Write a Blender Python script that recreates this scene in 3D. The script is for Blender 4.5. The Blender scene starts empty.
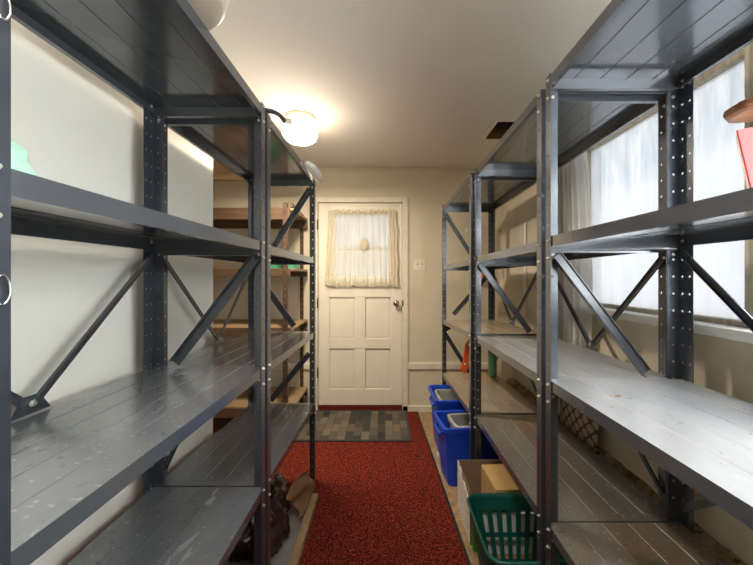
import bpy, bmesh, math, random
from mathutils import Vector, Matrix, noise
random.seed(7)
C = bpy.context.scene
COL = C.collection
# ------------------------------------------------------------------ camera, world, exposure
cam_d = bpy.data.cameras.new('camera'); cam = bpy.data.objects.new('camera', cam_d); COL.objects.link(cam)
cam.location = (0, 0, 1.38); cam.rotation_euler = (math.pi/2, 0, 0)
cam_d.sensor_width = 36; cam_d.lens = 36*342/753
cam_d.shift_x = -8.5/753; cam_d.shift_y = -6.5/753
cam_d.clip_start = 0.02
C.camera = cam
W = bpy.data.worlds.new('overcast_sky'); C.world = W; W.use_nodes = True
bg = W.node_tree.nodes['Background']
bg.inputs[0].default_value = (0.97, 0.985, 1.0, 1); bg.inputs[1].default_value = 9.0
C.view_settings.view_transform = 'Standard'; C.view_settings.look = 'None'
C.view_settings.exposure = 0.85; C.view_settings.gamma = 1; C.view_settings.use_curve_mapping = False
BULB = 9.0
def lamp(name, loc, size, watts, col):
    d = bpy.data.lights.new(name, 'AREA'); d.shape = 'DISK'; d.size = size; d.energy = watts; d.color = col
    o = bpy.data.objects.new(name, d); COL.objects.link(o); o.location = loc; return o
# added fill light above the viewer's head, no fixture (outside the frame)
lamp('overhead_fill', (0.0, 0.15, 2.44), .35, 13, (1, .93, .84))

# ------------------------------------------------------------------ materials
def new_mat(name):
    m = bpy.data.materials.new(name); m.use_nodes = True
    nt = m.node_tree; b = nt.nodes['Principled BSDF']
    return m, nt, b
def N(nt, t, **kw):
    n = nt.nodes.new(t)
    for k, v in kw.items(): setattr(n, k, v)
    return n
def ramp(nt, fac, stops):
    r = N(nt, 'ShaderNodeValToRGB'); e = r.color_ramp.elements
    while len(e) < len(stops): e.new(0.5)
    for i, (p, c) in enumerate(stops):
        e[i].position = p; e[i].color = (*c, 1) if len(c) == 3 else c
    nt.links.new(fac, r.inputs[0]); return r.outputs[0]
def coords(nt, scale=(1, 1, 1), kind='Object'):
    tc = N(nt, 'ShaderNodeTexCoord'); mp = N(nt, 'ShaderNodeMapping')
    mp.inputs['Scale'].default_value = scale
    nt.links.new(tc.outputs[kind], mp.inputs[0]); return mp.outputs[0]
def noise_tex(nt, vec, scale, detail=4, rough=.6, dist=0):
    n = N(nt, 'ShaderNodeTexNoise'); n.inputs['Scale'].default_value = scale
    n.inputs['Detail'].default_value = detail; n.inputs['Roughness'].default_value = rough
    n.inputs['Distortion'].default_value = dist
    nt.links.new(vec, n.inputs['Vector']); return n.outputs[0]
def bump(nt, b, h, strength=.3, dist=.005):
    n = N(nt, 'ShaderNodeBump'); n.inputs['Strength'].default_value = strength; n.inputs['Distance'].default_value = dist
    nt.links.new(h, n.inputs['Height']); nt.links.new(n.outputs[0], b.inputs['Normal'])
def mixc(nt, f, a, b_):
    m = N(nt, 'ShaderNodeMix', data_type='RGBA')
    for s, v in ((0, f), (6, a), (7, b_)):
        if isinstance(v, (int, float)): m.inputs[s].default_value = v
        elif isinstance(v, tuple): m.inputs[s].default_value = (*v, 1)
        else: nt.links.new(v, m.inputs[s])
    return m.outputs[2]
def math_(nt, op, a, b_=None, clamp=False):
    m = N(nt, 'ShaderNodeMath', operation=op); m.use_clamp = clamp
    for s, v in ((0, a), (1, b_)):
        if v is None: continue
        if isinstance(v, (int, float)): m.inputs[s].default_value = v
        else: nt.links.new(v, m.inputs[s])
    return m.outputs[0]

def simple(name, c1, c2=None, rough=.6, metal=0, scale=8, stretch=(1, 1, 1), bmp=.1, lo=.35, hi=.65, bd=.003, kind='Object'):
    m, nt, b = new_mat(name); v = coords(nt, stretch, kind)
    n = noise_tex(nt, v, scale)
    c2 = c2 or tuple(x*.85 for x in c1)
    nt.links.new(ramp(nt, n, [(lo, c2), (hi, c1)]), b.inputs['Base Color'])
    b.inputs['Roughness'].default_value = rough; b.inputs['Metallic'].default_value = metal
    if bmp: bump(nt, b, n, bmp, bd)
    return m

def wall_mat(name, c1, c2, c3, s=2.2, stain=.62):
    m, nt, b = new_mat(name); v = coords(nt)
    n1 = noise_tex(nt, v, s, 6, .6); n2 = noise_tex(nt, v, 9, 8, .75); n3 = noise_tex(nt, v, 60, 3)
    base = ramp(nt, n1, [(.35, c2), (.65, c1)])
    st = ramp(nt, n2, [(stain, (0, 0, 0)), (stain+.14, (1, 1, 1))])
    nt.links.new(mixc(nt, math_(nt, 'MULTIPLY', st, .5), base, c3), b.inputs['Base Color'])
    b.inputs['Roughness'].default_value = .75
    bump(nt, b, math_(nt, 'ADD', math_(nt, 'MULTIPLY', n3, .3), n2), .18, .004)
    return m

def shelf_mat(name, paint, dust, dust_lo, dust_hi, rough=.33, dirt=None, dirt_amt=0.0, amount=.85, base_dust=.3, specks=.35):
    """blue-grey enamel; settled dust and dirt lie only on surfaces that face up"""
    m, nt, b = new_mat(name); v = coords(nt, (1, .45, 1)); v2 = coords(nt, (1, .2, 1))
    geo = N(nt, 'ShaderNodeNewGeometry'); sp = N(nt, 'ShaderNodeSeparateXYZ')
    nt.links.new(geo.outputs['True Normal'], sp.inputs[0])
    up = math_(nt, 'GREATER_THAN', sp.outputs[2], .7)
    n1 = noise_tex(nt, v, 3.5, 4, .6, .3); n2 = noise_tex(nt, v2, 55, 4, .7); n3 = noise_tex(nt, v, 2.2, 6, .7, 1.2)
    d = ramp(nt, math_(nt, 'ADD', math_(nt, 'MULTIPLY', n1, .8), math_(nt, 'MULTIPLY', n2, .2)), [(dust_lo, (0, 0, 0)), (dust_hi, (1, 1, 1))])
    d = math_(nt, 'ADD', math_(nt, 'MULTIPLY', d, 1-base_dust), base_dust)
    f = math_(nt, 'MULTIPLY', math_(nt, 'MULTIPLY', d, up), amount)
    base = mixc(nt, f, paint, dust)
    if dirt:
        dd = ramp(nt, n3, [(.5, (0, 0, 0)), (.66, (1, 1, 1))])
        base = mixc(nt, math_(nt, 'MULTIPLY', math_(nt, 'MULTIPLY', dd, up), dirt_amt), base, dirt)
    nt.links.new(base, b.inputs['Base Color'])
    sk = ramp(nt, noise_tex(nt, coords(nt), 75, 2, .5), [(.66, (0, 0, 0)), (.70, (1, 1, 1))])
    sk2 = ramp(nt, noise_tex(nt, coords(nt, (1, 1, 1.3)), 48, 2, .5), [(.29, (1, 1, 1)), (.33, (0, 0, 0))])
    base = mixc(nt, math_(nt, 'MULTIPLY', math_(nt, 'MULTIPLY', sk, up), specks), base, (.62, .60, .55))
    base = mixc(nt, math_(nt, 'MULTIPLY', math_(nt, 'MULTIPLY', sk2, up), specks), base, (.05, .04, .035))
    nt.links.new(base, b.inputs['Base Color'])
    b.inputs['Metallic'].default_value = .3; b.inputs['Coat Weight'].default_value = .7; b.inputs['Coat Roughness'].default_value = .16
    r = math_(nt, 'ADD', math_(nt, 'MULTIPLY', f, .30), math_(nt, 'ADD', math_(nt, 'MULTIPLY', n3, .06), rough-.06))
    nt.links.new(r, b.inputs['Roughness'])
    return m

PAINT = (.085, .094, .108)
M = {}
M['post'] = simple('enamelled_post_steel', (.066, .076, .096), (.054, .062, .076), .28, .5, 20, bmp=.03)
M['brace'] = simple('enamelled_brace_steel', (.068, .076, .09), (.05, .056, .066), .34, .45, 14, bmp=.05)
for k_ in ('post', 'brace'):
    b_ = M[k_].node_tree.nodes['Principled BSDF']; b_.inputs['Coat Weight'].default_value = .8; b_.inputs['Coat Roughness'].default_value = .18
M['bolt'] = simple('zinc_bolt', (.75, .74, .70), (.55, .54, .5), .35, .8, 80, bmp=0)
M['shelf_a'] = shelf_mat('shelf_enamel_scuffed', PAINT, (.46, .47, .49), .25, .80, .17, amount=.6, base_dust=.25)
M['shelf_b'] = shelf_mat('shelf_enamel_white_dust', PAINT, (.60, .615, .64), .25, .75, .22, amount=.95, base_dust=.45)
M['shelf_c'] = shelf_mat('shelf_enamel_grimy', (.11, .11, .11), (.33, .31, .28), .3, .7, .28, (.30, .20, .11), .8, specks=.7)
M['shelf_d'] = shelf_mat('shelf_enamel_brown_grime', (.14, .12, .10), (.46, .39, .30), .25, .55, .36, (.55, .31, .10), .95, specks=.7)
M['wall'] = wall_mat('cream_plaster', (.66, .59, .45), (.62, .55, .41), (.50, .42, .29), 2, .64)
M['wall_r'] = wall_mat('cream_plaster_damp', (.62, .56, .44), (.52, .47, .37), (.36, .31, .22), 3, .58)
M['wall_w'] = wall_mat('white_wall_sheet', (.80, .775, .70), (.77, .745, .66), (.62, .60, .52), 1.5, .72)
M['ceil'] = wall_mat('ceiling_paint', (.80, .76, .70), (.77, .73, .66), (.56, .5, .42), 1.2, .66)
M['door'] = simple('door_paint', (.80, .74, .62), (.76, .70, .58), .5, 0, 6, bmp=.04)
M['trim'] = simple('trim_paint', (.78, .72, .60), (.70, .63, .50), .5, 0, 9, bmp=.08)
M['sill'] = simple('sill_paint', (.80, .79, .75), (.60, .55, .46), .55, 0, 14, (1, .3, 1), .12, .3, .5)
M['wood'] = simple('pine_board', (.36, .24, .13), (.24, .15, .07), .6, 0, 6, (.6, 6, 9), .1)
M['woodd'] = simple('dark_stained_timber', (.13, .075, .04), (.075, .04, .02), .6, 0, 6, (.6, 6, 9), .1)
M['woodw'] = simple('weathered_frame_wood', (.60, .54, .44), (.36, .28, .18), .75, 0, 7, (6, 6, .5), .3, .3, .7)
M['rust'] = simple('rust_brown_angle', (.12, .068, .042), (.07, .038, .024), .6, .3, 20, bmp=.1)
M['part'] = simple('particle_board_floor', (.42, .29, .15), (.22, .14, .07), .85, 0, 22, bmp=.3, lo=.3, hi=.7)
M['ledge'] = None

def carpet():
    m, nt, b = new_mat('red_carpet_pile'); v = coords(nt)
    n1 = noise_tex(nt, v, 100, 3, .85); n2 = noise_tex(nt, v, 3, 4)
    a = ramp(nt, n1, [(.41, (.012, .006, .005)), (.50, (.14, .018, .011)), (.62, (.42, .065, .034))])
    nt.links.new(mixc(nt, math_(nt, 'MULTIPLY', n2, .2), a, (.15, .02, .012)), b.inputs['Base Color'])
    b.inputs['Roughness'].default_value = 1; b.inputs['Specular IOR Level'].default_value = .1
    bump(nt, b, n1, .8, .01); return m
M['carpet'] = carpet()
def matmat():
    m, nt, b = new_mat('patchwork_mat'); v = coords(nt)
    br = N(nt, 'ShaderNodeTexBrick'); br.inputs['Scale'].default_value = 1
    br.inputs['Brick Width'].default_value = .15; br.inputs['Row Height'].default_value = .068
    br.inputs['Mortar Size'].default_value = .003; br.inputs['Color1'].default_value = (.012, .014, .016, 1)
    br.inputs['Color2'].default_value = (.18, .145, .10, 1); br.inputs['Mortar'].default_value = (.06, .055, .045, 1); br.offset = .5
    sx = N(nt, 'ShaderNodeSeparateXYZ'); nt.links.new(v, sx.inputs[0]); cb = N(nt, 'ShaderNodeCombineXYZ')
    nt.links.new(sx.outputs[1], cb.inputs[0]); nt.links.new(sx.outputs[0], cb.inputs[1]); nt.links.new(cb.outputs[0], br.inputs['Vector'])
    n = noise_tex(nt, v, 60, 3)
    nt.links.new(mixc(nt, math_(nt, 'MULTIPLY', n, .2), br.outputs[0], (.12, .10, .08)), b.inputs['Base Color'])
    b.inputs['Roughness'].default_value = .95; bump(nt, b, n, .5, .004); return m
M['mat'] = matmat()
M['matrim'] = simple('mat_rubber_edge', (.04, .042, .045), rough=.8, scale=30)
def ledge():
    m, nt, b = new_mat('crumbling_foundation'); v = coords(nt)
    n1 = noise_tex(nt, v, 9, 8, .7); n2 = noise_tex(nt, v, 45, 4, .7)
    c = ramp(nt, n1, [(.32, (.05, .03, .015)), (.45, (.26, .18, .09)), (.58, (.40, .33, .20)), (.7, (.52, .46, .34))])
    sp = ramp(nt, n2, [(.36, (0, 0, 0)), (.44, (1, 1, 1))])
    nt.links.new(mixc(nt, sp, (.05, .035, .02), c), b.inputs['Base Color'])
    b.inputs['Roughness'].default_value = .95; bump(nt, b, n1, .8, .02); return m
M['ledge'] = ledge()
def pane():
    """dirty wire-streaked glazing covered with cloudy plastic sheet"""
    m, nt, b = new_mat('cloudy_window_sheet')
    out = nt.nodes['Material Output']
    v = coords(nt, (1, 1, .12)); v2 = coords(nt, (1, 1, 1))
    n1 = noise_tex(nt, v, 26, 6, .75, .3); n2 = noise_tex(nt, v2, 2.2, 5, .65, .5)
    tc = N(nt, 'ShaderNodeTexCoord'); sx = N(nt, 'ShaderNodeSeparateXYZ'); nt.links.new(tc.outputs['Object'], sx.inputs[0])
    hi = ramp(nt, math_(nt, 'ADD', sx.outputs[2], math_(nt, 'MULTIPLY', math_(nt, 'SUBTRACT', n2, .5), .35)), [(0, (0, 0, 0)), (1, (1, 1, 1))])  # upper mask: dimming by an eave outside, painted into the tint along the streaks
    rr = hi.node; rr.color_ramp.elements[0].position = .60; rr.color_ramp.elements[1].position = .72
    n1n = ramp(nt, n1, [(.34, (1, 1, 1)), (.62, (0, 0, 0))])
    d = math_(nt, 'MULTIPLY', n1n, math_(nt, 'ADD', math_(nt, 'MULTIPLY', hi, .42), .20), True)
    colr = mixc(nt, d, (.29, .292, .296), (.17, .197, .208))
    tl = N(nt, 'ShaderNodeBsdfTranslucent'); nt.links.new(colr, tl.inputs[0])
    tr = N(nt, 'ShaderNodeBsdfTransparent'); nt.links.new(colr, tr.inputs[0])
    df = N(nt, 'ShaderNodeBsdfDiffuse'); nt.links.new(colr, df.inputs[0])
    m1 = N(nt, 'ShaderNodeMixShader'); m1.inputs[0].default_value = .5
    nt.links.new(tl.outputs[0], m1.inputs[1]); nt.links.new(tr.outputs[0], m1.inputs[2])
    m2 = N(nt, 'ShaderNodeMixShader'); m2.inputs[0].default_value = .12
    nt.links.new(m1.outputs[0], m2.inputs[1]); nt.links.new(df.outputs[0], m2.inputs[2])
    nt.links.new(m2.outputs[0], out.inputs[0]); return m
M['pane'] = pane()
def clear_glass():
    m, nt, b = new_mat('clear_glass'); out = nt.nodes['Material Output']
    tr = N(nt, 'ShaderNodeBsdfTransparent'); tr.inputs[0].default_value = (.94, .96, .96, 1)
    gl = N(nt, 'ShaderNodeBsdfGlossy'); gl.inputs[1].default_value = .05
    m2 = N(nt, 'ShaderNodeMixShader'); m2.inputs[0].default_value = .05
    nt.links.new(tr.outputs[0], m2.inputs[1]); nt.links.new(gl.outputs[0], m2.inputs[2]); nt.links.new(m2.outputs[0], out.inputs[0]); return m
M['clear'] = clear_glass()
def cloth(name, col, trans=.4, clear=0.0, lace=False):
    m, nt, b = new_mat(name); out = nt.nodes['Material Output']; v = coords(nt)
    df = N(nt, 'ShaderNodeBsdfDiffuse'); df.inputs[0].default_value = (*col, 1)
    tl = N(nt, 'ShaderNodeBsdfTranslucent'); tl.inputs[0].default_value = (*col, 1)
    m1 = N(nt, 'ShaderNodeMixShader'); m1.inputs[0].default_value = trans
    nt.links.new(df.outputs[0], m1.inputs[1]); nt.links.new(tl.outputs[0], m1.inputs[2])
    last = m1.outputs[0]
    if clear:
        tr = N(nt, 'ShaderNodeBsdfTransparent'); m2 = N(nt, 'ShaderNodeMixShader')
        if lace:
            w = N(nt, 'ShaderNodeTexChecker'); w.inputs['Scale'].default_value = 80
            vv = coords(nt, (1, .001, .8)); nt.links.new(vv, w.inputs[0])
            tc = N(nt, 'ShaderNodeTexCoord'); sx = N(nt, 'ShaderNodeSeparateXYZ'); nt.links.new(tc.outputs['Object'], sx.inputs[0])
            low = math_(nt, 'LESS_THAN', sx.outputs[2], 1.635)
            hem = math_(nt, 'LESS_THAN', sx.outputs[2], 1.375)
            net = math_(nt, 'ADD', math_(nt, 'MULTIPLY', w.outputs[1], .30), .10)
            f = N(nt, 'ShaderNodeMix'); nt.links.new(low, f.inputs[0]); f.inputs[2].default_value = clear; nt.links.new(net, f.inputs[3])
            g = math_(nt, 'MULTIPLY', f.outputs[0], math_(nt, 'SUBTRACT', 1, math_(nt, 'MULTIPLY', hem, .85)))
            nt.links.new(g, m2.inputs[0])
        else: m2.inputs[0].default_value = clear
        nt.links.new(last, m2.inputs[1]); nt.links.new(tr.outputs[0], m2.inputs[2]); last = m2.outputs[0]
    nt.links.new(last, out.inputs[0]); return m
M['lace'] = cloth('cream_lace_net', (.84, .77, .60), .35, .38, True)
M['lace_solid'] = cloth('cream_lace_dense', (.80, .72, .55), .3, .12)
M['drape'] = cloth('grey_white_drape', (.70, .69, .65), .38, 0)
M['chrome'] = simple('worn_chrome', (.5, .48, .45), (.3, .28, .25), .22, 1, 20, bmp=0)
M['black'] = simple('black_plastic', (.02, .02, .02), rough=.5)
M['blue'] = simple('blue_recycling_plastic', (.012, .075, .62), (.01, .06, .52), .38, 0, 10, bmp=.03)
M['grey'] = simple('grey_bin_plastic', (.42, .43, .40), (.34, .35, .32), .45)
M['green'] = simple('dark_green_plastic', (.006, .095, .072), (.005, .08, .06), .38, 0, 10, bmp=.02)
M['card'] = simple('brown_cardboard', (.30, .21, .13), (.24, .165, .10), .85, 0, 6)
M['cardw'] = None
M['carton'] = simple('tan_carton', (.60, .38, .15), (.52, .33, .13), .7, 0, 5)
M['paper'] = simple('white_paper', (.75, .74, .70), (.66, .65, .62), .8)
M['bag'] = simple('brown_plastic_film', (.045, .017, .012), (.022, .010, .008), .2, 0, 9, bmp=.5, bd=.01)
M['kraft'] = simple('kraft_paper', (.26, .14, .065), (.18, .09, .04), .8, 0, 7, bmp=.3)
M['mint'] = simple('mint_cloth', (.34, .60, .46), (.30, .55, .41), .8, 0, 12)
M['orange'] = simple('orange_enamel', (.72, .11, .02), (.62, .08, .015), .45)
M['red'] = simple('red_cover', (.62, .018, .014), (.58, .016, .012), .5)
M['steel'] = simple('wire_steel', (.8, .8, .8), rough=.25, metal=1, bmp=0)
M['cream'] = simple('cream_ceramic', (.55, .48, .39), (.49, .42, .33), .45)
M['white'] = simple('white_plastic', (.85, .84, .82), (.8, .79, .77), .5)
M['brown'] = simple('turned_brown_wood', (.24, .10, .045), (.13, .05, .02), .45, 0, 12, (2, 2, 5), .2)
M['tealg'] = simple('green_bottle_plastic', (.13, .42, .24), (.10, .35, .2), .4)
M['greeng'] = simple('green_crate_plastic', (.06, .30, .18), (.05, .25, .15), .5)
M['tray'] = simple('grey_tray_sheet', (.24, .235, .22), (.16, .15, .14), .7, 0, 8)
M['raw'] = simple('raw_wood_edge', (.40, .28, .15), (.27, .18, .09), .8, 0, 10, (4, 1, 4))
def printed():
    m, nt, b = new_mat('white_printed_card'); v = coords(nt, (1, 1, 1))
    w = N(nt, 'ShaderNodeTexBrick'); w.inputs['Scale'].default_value = 1; w.inputs['Brick Width'].default_value = .05; w.inputs['Row Height'].default_value = .022
    w.inputs['Mortar Size'].default_value = .0085; w.inputs['Color1'].default_value = (.35, .28, .22, 1); w.inputs['Color2'].default_value = (.85, .80, .72, 1); w.inputs['Mortar'].default_value = (.88, .84, .76, 1)
    sx = N(nt, 'ShaderNodeSeparateXYZ'); nt.links.new(v, sx.inputs[0]); cb = N(nt, 'ShaderNodeCombineXYZ')
    nt.links.new(sx.outputs[1], cb.inputs[0]); nt.links.new(sx.outputs[2], cb.inputs[1]); nt.links.new(cb.outputs[0], w.inputs['Vector'])
    n = noise_tex(nt, v, 14, 2)
    nt.links.new(mixc(nt, ramp(nt, n, [(.5, (0, 0, 0)), (.56, (1, 1, 1))]), w.outputs[0], (.88, .84, .76)), b.inputs['Base Color'])
    b.inputs['Roughness'].default_value = .7; return m
M['cardw'] = printed()
def trellis():
    m, nt, b = new_mat('brown_trellis_fabric'); v = coords(nt, (1, 1, 1))
    sx = N(nt, 'ShaderNodeSeparateXYZ'); nt.links.new(v, sx.inputs[0])
    y = math_(nt, 'MULTIPLY', sx.outputs[1], 44); z = math_(nt, 'MULTIPLY', sx.outputs[2], 44)
    a = math_(nt, 'MULTIPLY', math_(nt, 'SINE', math_(nt, 'ADD', y, z)), math_(nt, 'SINE', math_(nt, 'SUBTRACT', y, z)))
    f = ramp(nt, math_(nt, 'ABSOLUTE', a), [(.22, (1, 1, 1)), (.34, (0, 0, 0))])
    nt.links.new(mixc(nt, f, (.34, .28, .22), (.10, .045, .028)), b.inputs['Base Color'])
    b.inputs['Roughness'].default_value = .9; return m
M['trellis'] = trellis()
def emis(name, col, s):
    m, nt, b = new_mat(name); b.inputs['Base Color'].default_value = (*col, 1)
    b.inputs['Emission Color'].default_value = (*col, 1); b.inputs['Emission Strength'].default_value = s
    b.inputs['Roughness'].default_value = .3; return m
M['globe'] = emis('lit_opal_glass', (1, .84, .62), BULB)

# ------------------------------------------------------------------ mesh helpers
class MB:
    def __init__(s): s.v = []; s.f = []; s.m = []; s.cur = 0
    def add(s, vs, fs):
        o = len(s.v); s.v += [tuple(p) for p in vs]; s.f += [tuple(i+o for i in f) for f in fs]; s.m += [s.cur]*len(fs); return s
    def box(s, x0, x1, y0, y1, z0, z1):
        x0, x1 = min(x0, x1), max(x0, x1); y0, y1 = min(y0, y1), max(y0, y1); z0, z1 = min(z0, z1), max(z0, z1)
        return s.add([(x0, y0, z0), (x1, y0, z0), (x1, y1, z0), (x0, y1, z0), (x0, y0, z1), (x1, y0, z1), (x1, y1, z1), (x0, y1, z1)],
                     [(3, 2, 1, 0), (4, 5, 6, 7), (0, 1, 5, 4), (1, 2, 6, 5), (2, 3, 7, 6), (3, 0, 4, 7)])
    def obox(s, p0, p1, a, b, da, db):
        """bar from p0 to p1; a,b unit side axes; da,db (lo,hi) extents"""
        vs = [Vector(p)+a*i+b*j for p in (p0, p1) for i, j in ((da[0], db[0]), (da[1], db[0]), (da[1], db[1]), (da[0], db[1]))]
        return s.add(vs, [(3, 2, 1, 0), (4, 5, 6, 7), (0, 1, 5, 4), (1, 2, 6, 5), (2, 3, 7, 6), (3, 0, 4, 7)])
    def lathe(s, prof, c=(0, 0, 0), n=32, axis='z', caps=True):
        c = Vector(c); vs = []
        for r, h in prof:
            for k in range(n):
                a = 2*math.pi*k/n; p, q = r*math.cos(a), r*math.sin(a)
                vs.append(c+Vector({'z': (p, q, h), 'y': (p, h, q), 'x': (h, p, q)}[axis]))
        fs = [(i*n+k, i*n+(k+1) % n, (i+1)*n+(k+1) % n, (i+1)*n+k) for i in range(len(prof)-1) for k in range(n)]
        if caps:
            fs.append(tuple(range(n-1, -1, -1))); fs.append(tuple((len(prof)-1)*n+k for k in range(n)))
        return s.add(vs, fs)
    def tube(s, pts, r, n=8):
        pts = [Vector(p) for p in pts]; vs = []; m = len(pts); up = Vector((0.13, .27, 1)).normalized()
        for i, p in enumerate(pts):
            t = (pts[min(i+1, m-1)]-pts[max(i-1, 0)]).normalized()
            a = t.cross(up); a = a.normalized() if a.length > .05 else t.cross(Vector((1, 0, 0))).normalized(); b = t.cross(a)
            rr = r[i] if isinstance(r, (list, tuple)) else r
            vs += [p+a*rr*math.cos(2*math.pi*k/n)+b*rr*math.sin(2*math.pi*k/n) for k in range(n)]
        fs = [(i*n+k, i*n+(k+1) % n, (i+1)*n+(k+1) % n, (i+1)*n+k) for i in range(m-1) for k in range(n)]
        fs += [tuple(range(n-1, -1, -1)), tuple((m-1)*n+k for k in range(n))]
        return s.add(vs, fs)
    def build(s, name, mats, parent=None, smooth=False, bevel=0, solid=0, loc=None, kind=None, offset=0):
        me = bpy.data.meshes.new(name); me.from_pydata(s.v, [], s.f); me.validate()
        if not isinstance(mats, (list, tuple)): mats = [mats]
        for m in mats: me.materials.append(m)
        if len(mats) > 1 and len(me.polygons) == len(s.m):
            for p, mi in zip(me.polygons, s.m): p.material_index = mi
        bm = bmesh.new(); bm.from_mesh(me); bmesh.ops.recalc_face_normals(bm, faces=bm.faces); bm.to_mesh(me); bm.free()
        if smooth:
            for p in me.polygons: p.use_smooth = True
        return link(name, me, parent, bevel, solid, loc, kind, offset)
def link(name, me, parent=None, bevel=0, solid=0, loc=None, kind=None, offset=0):
    o = bpy.data.objects.new(name, me); COL.objects.link(o)
    if parent: o.parent = parent
    if loc is not None: o.location = loc
    if solid:
        md = o.modifiers.new('thickness', 'SOLIDIFY'); md.thickness = solid; md.offset = offset
    if bevel:
        md = o.modifiers.new('bevel', 'BEVEL'); md.width = bevel; md.segments = 2; md.limit_method = 'ANGLE'; md.angle_limit = .7
    if kind: o['kind'] = kind
    return o
def tag(o, label, cat, group=None):
    o['label'] = label; o['category'] = cat
    if group: o['group'] = group
    return o
def thing(name, label, cat, loc=(0, 0, 0), rz=0, group=None):
    o = bpy.data.objects.new(name, None); COL.objects.link(o); o.location = loc; o.rotation_euler = (0, 0, rz)
    o.empty_display_size = .05
    return tag(o, label, cat, group)
V = Vector
# ------------------------------------------------------------------ room shell
YW = 3.472; CE = 2.476; YN = -2.4
S = 'structure'
f = MB(); f.box(-2.3, 1.25, YN, YW+.2, -.06, 0); f.build('floor', M['part'], kind=S)
# ceiling with the vent opening
vx0, vx1, vy0, vy1 = .795, 1.02, 2.43, 2.735
c = MB(); c.box(-2.3, vx0, YN, YW+.2, CE, CE+.04); c.box(vx1, 1.35, YN, YW+.2, CE, CE+.04)
c.box(vx0, vx1, YN, vy0, CE, CE+.04); c.box(vx0, vx1, vy1, YW+.2, CE, CE+.04); c.build('ceiling', M['ceil'], kind=S)
# back wall with the door opening
dx0, dx1, dz0, dz1 = -.679, .175, .07, 2.122
w = MB(); w.box(-2.3, dx0, YW, YW+.12, 0, CE); w.box(dx1, 1.3, YW, YW+.12, 0, CE); w.box(dx0, dx1, YW, YW+.12, dz1, CE)
w.build('wall_back', M['wall'], kind=S)
w = MB(); w.box(dx0, dx1, YW-.002, YW+.12, 0, dz0-.004); w.build('trim_threshold', M['carpet'], kind=S)
w = MB(); w.box(-.985, -.96, YN, 1.91, 0, CE); w.build('wall_left', M['wall_w'], kind=S)
w = MB(); w.box(-2.3, -2.2, 1.2, YW, 0, CE); w.box(-2.2, -.985, 1.15, 1.2, 0, CE); w.build('wall_alcove', M['wall'], kind=S)
# right wall with the window opening
wx = 1.12; wy0, wy1, wz0, wz1 = -.62, 1.99, 1.215, 2.13
w = MB(); w.box(wx, wx+.14, YN, YW, 0, wz0-.035); w.box(wx, wx+.14, YN, wy0, wz0-.035, CE); w.box(wx, wx+.14, wy1, YW, wz0-.035, CE); w.box(wx, wx+.14, wy0, wy1, wz1, CE)
w.build('wall_right', M['wall_r'], kind=S)
# wall behind the viewer
w = MB(); w.box(-.985, wx+.14, YN-.1, YN, 0, CE); w.build('wall_rear', M['wall'], kind=S)
# foundation ledge, rough
def rough_grid(name, x0, x1, y0, y1, z, amp, mat):
    nx, ny = 10, 180; m = MB(); vs = []
    for j in range(ny+1):
        for i in range(nx+1):
            u = i/nx; y = y0+(y1-y0)*j/ny; x = x0+(x1-x0)*min(1, u*1.25)
            zz = z-.05*(1-u)**.8+(-.04*(1-u*5) if u < .2 else 0)
            d = noise.fractal(V((x*9, y*9, 3)), 1, 2, 5)
            edge = 0 if i == nx else 1
            vs.append((x + (amp*.8*d if u < .25 else 0), y, zz+amp*d*edge))
    m.add(vs, [(j*(nx+1)+i, j*(nx+1)+i+1, (j+1)*(nx+1)+i+1, (j+1)*(nx+1)+i) for j in range(ny) for i in range(nx)])
    # front apron
    o = len(m.v); m.add([(x0, y0+(y1-y0)*j/ny, 0) for j in range(ny+1)], [])
    m.f += [(o+j, o+j+1, (j+1)*(nx+1), j*(nx+1)) for j in range(ny)]; m.m += [0]*ny
    return m.build(name, mat, smooth=True, kind=S)
rough_grid('trim_foundation_ledge', 1.035, 1.123, YN, 3.0, .505, .016, M['ledge'])
# trims
t = MB(); t.box(dx1+.055, 1.115, YW-.018, YW, .436, .50); t.build('trim_1', M['trim'], kind=S, bevel=.004)
t = MB(); t.box(-2.19, dx0-.055, YW-.018, YW, .436, .50); t.build('trim_2', M['trim'], kind=S, bevel=.004)
t = MB(); t.box(dx1+.0, 1.115, YW-.02, YW, 0, .068); t.build('baseboard_back', M['trim'], kind=S, bevel=.004)
# door
d1 = bpy.data.objects.new('door_1', None); COL.objects.link(d1); d1.location = (dx0, YW, 0); d1['kind'] = S
ox, oy = -dx0, -YW
def L(m): m.v = [(x+ox, y+oy, z) for x, y, z in m.v]; return m
fr = MB(); fr.box(dx0-.057, dx0-.002, YW-.02, YW, 0, dz1+.055); fr.box(dx1+.002, dx1+.057, YW-.02, YW, .0, dz1+.055); fr.box(dx0-.002, dx1+.002, YW-.02, YW, dz1+.002, dz1+.055)
fr.box(dx1+.057, dx1+.068, YW-.01, YW, 0, dz1+.06)
fr.box(dx0-.03, dx0+.012, YW+.0395, YW+.07, .066, dz1+.03); fr.box(dx1-.012, dx1+.03, YW+.0395, YW+.07, .066, dz1+.03); fr.box(dx0+.012, dx1-.012, YW+.0395, YW+.07, dz1-.014, dz1+.03); fr.box(dx0+.012, dx1-.012, YW+.0395, YW+.07, .066, .09)
L(fr).build('door_casing', M['trim'], d1, bevel=.004)
X = lambda px, Y=YW: (px-385)*Y/342
Z = lambda py, Y=YW: 1.38-(py-276)*Y/342
sl = MB(); a0, a1 = dx0+.004, dx1-.004
ys0, ys1 = YW-.002, YW+.038
gx0, gx1, gz0, gz1 = X(330), X(391), Z(282), Z(215)
px = [(X(329.3), X(354.8)), (X(365.3), X(390.5))]; pz = [(Z(389), Z(348.6)), (Z(338.5), Z(297.4))]
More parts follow.
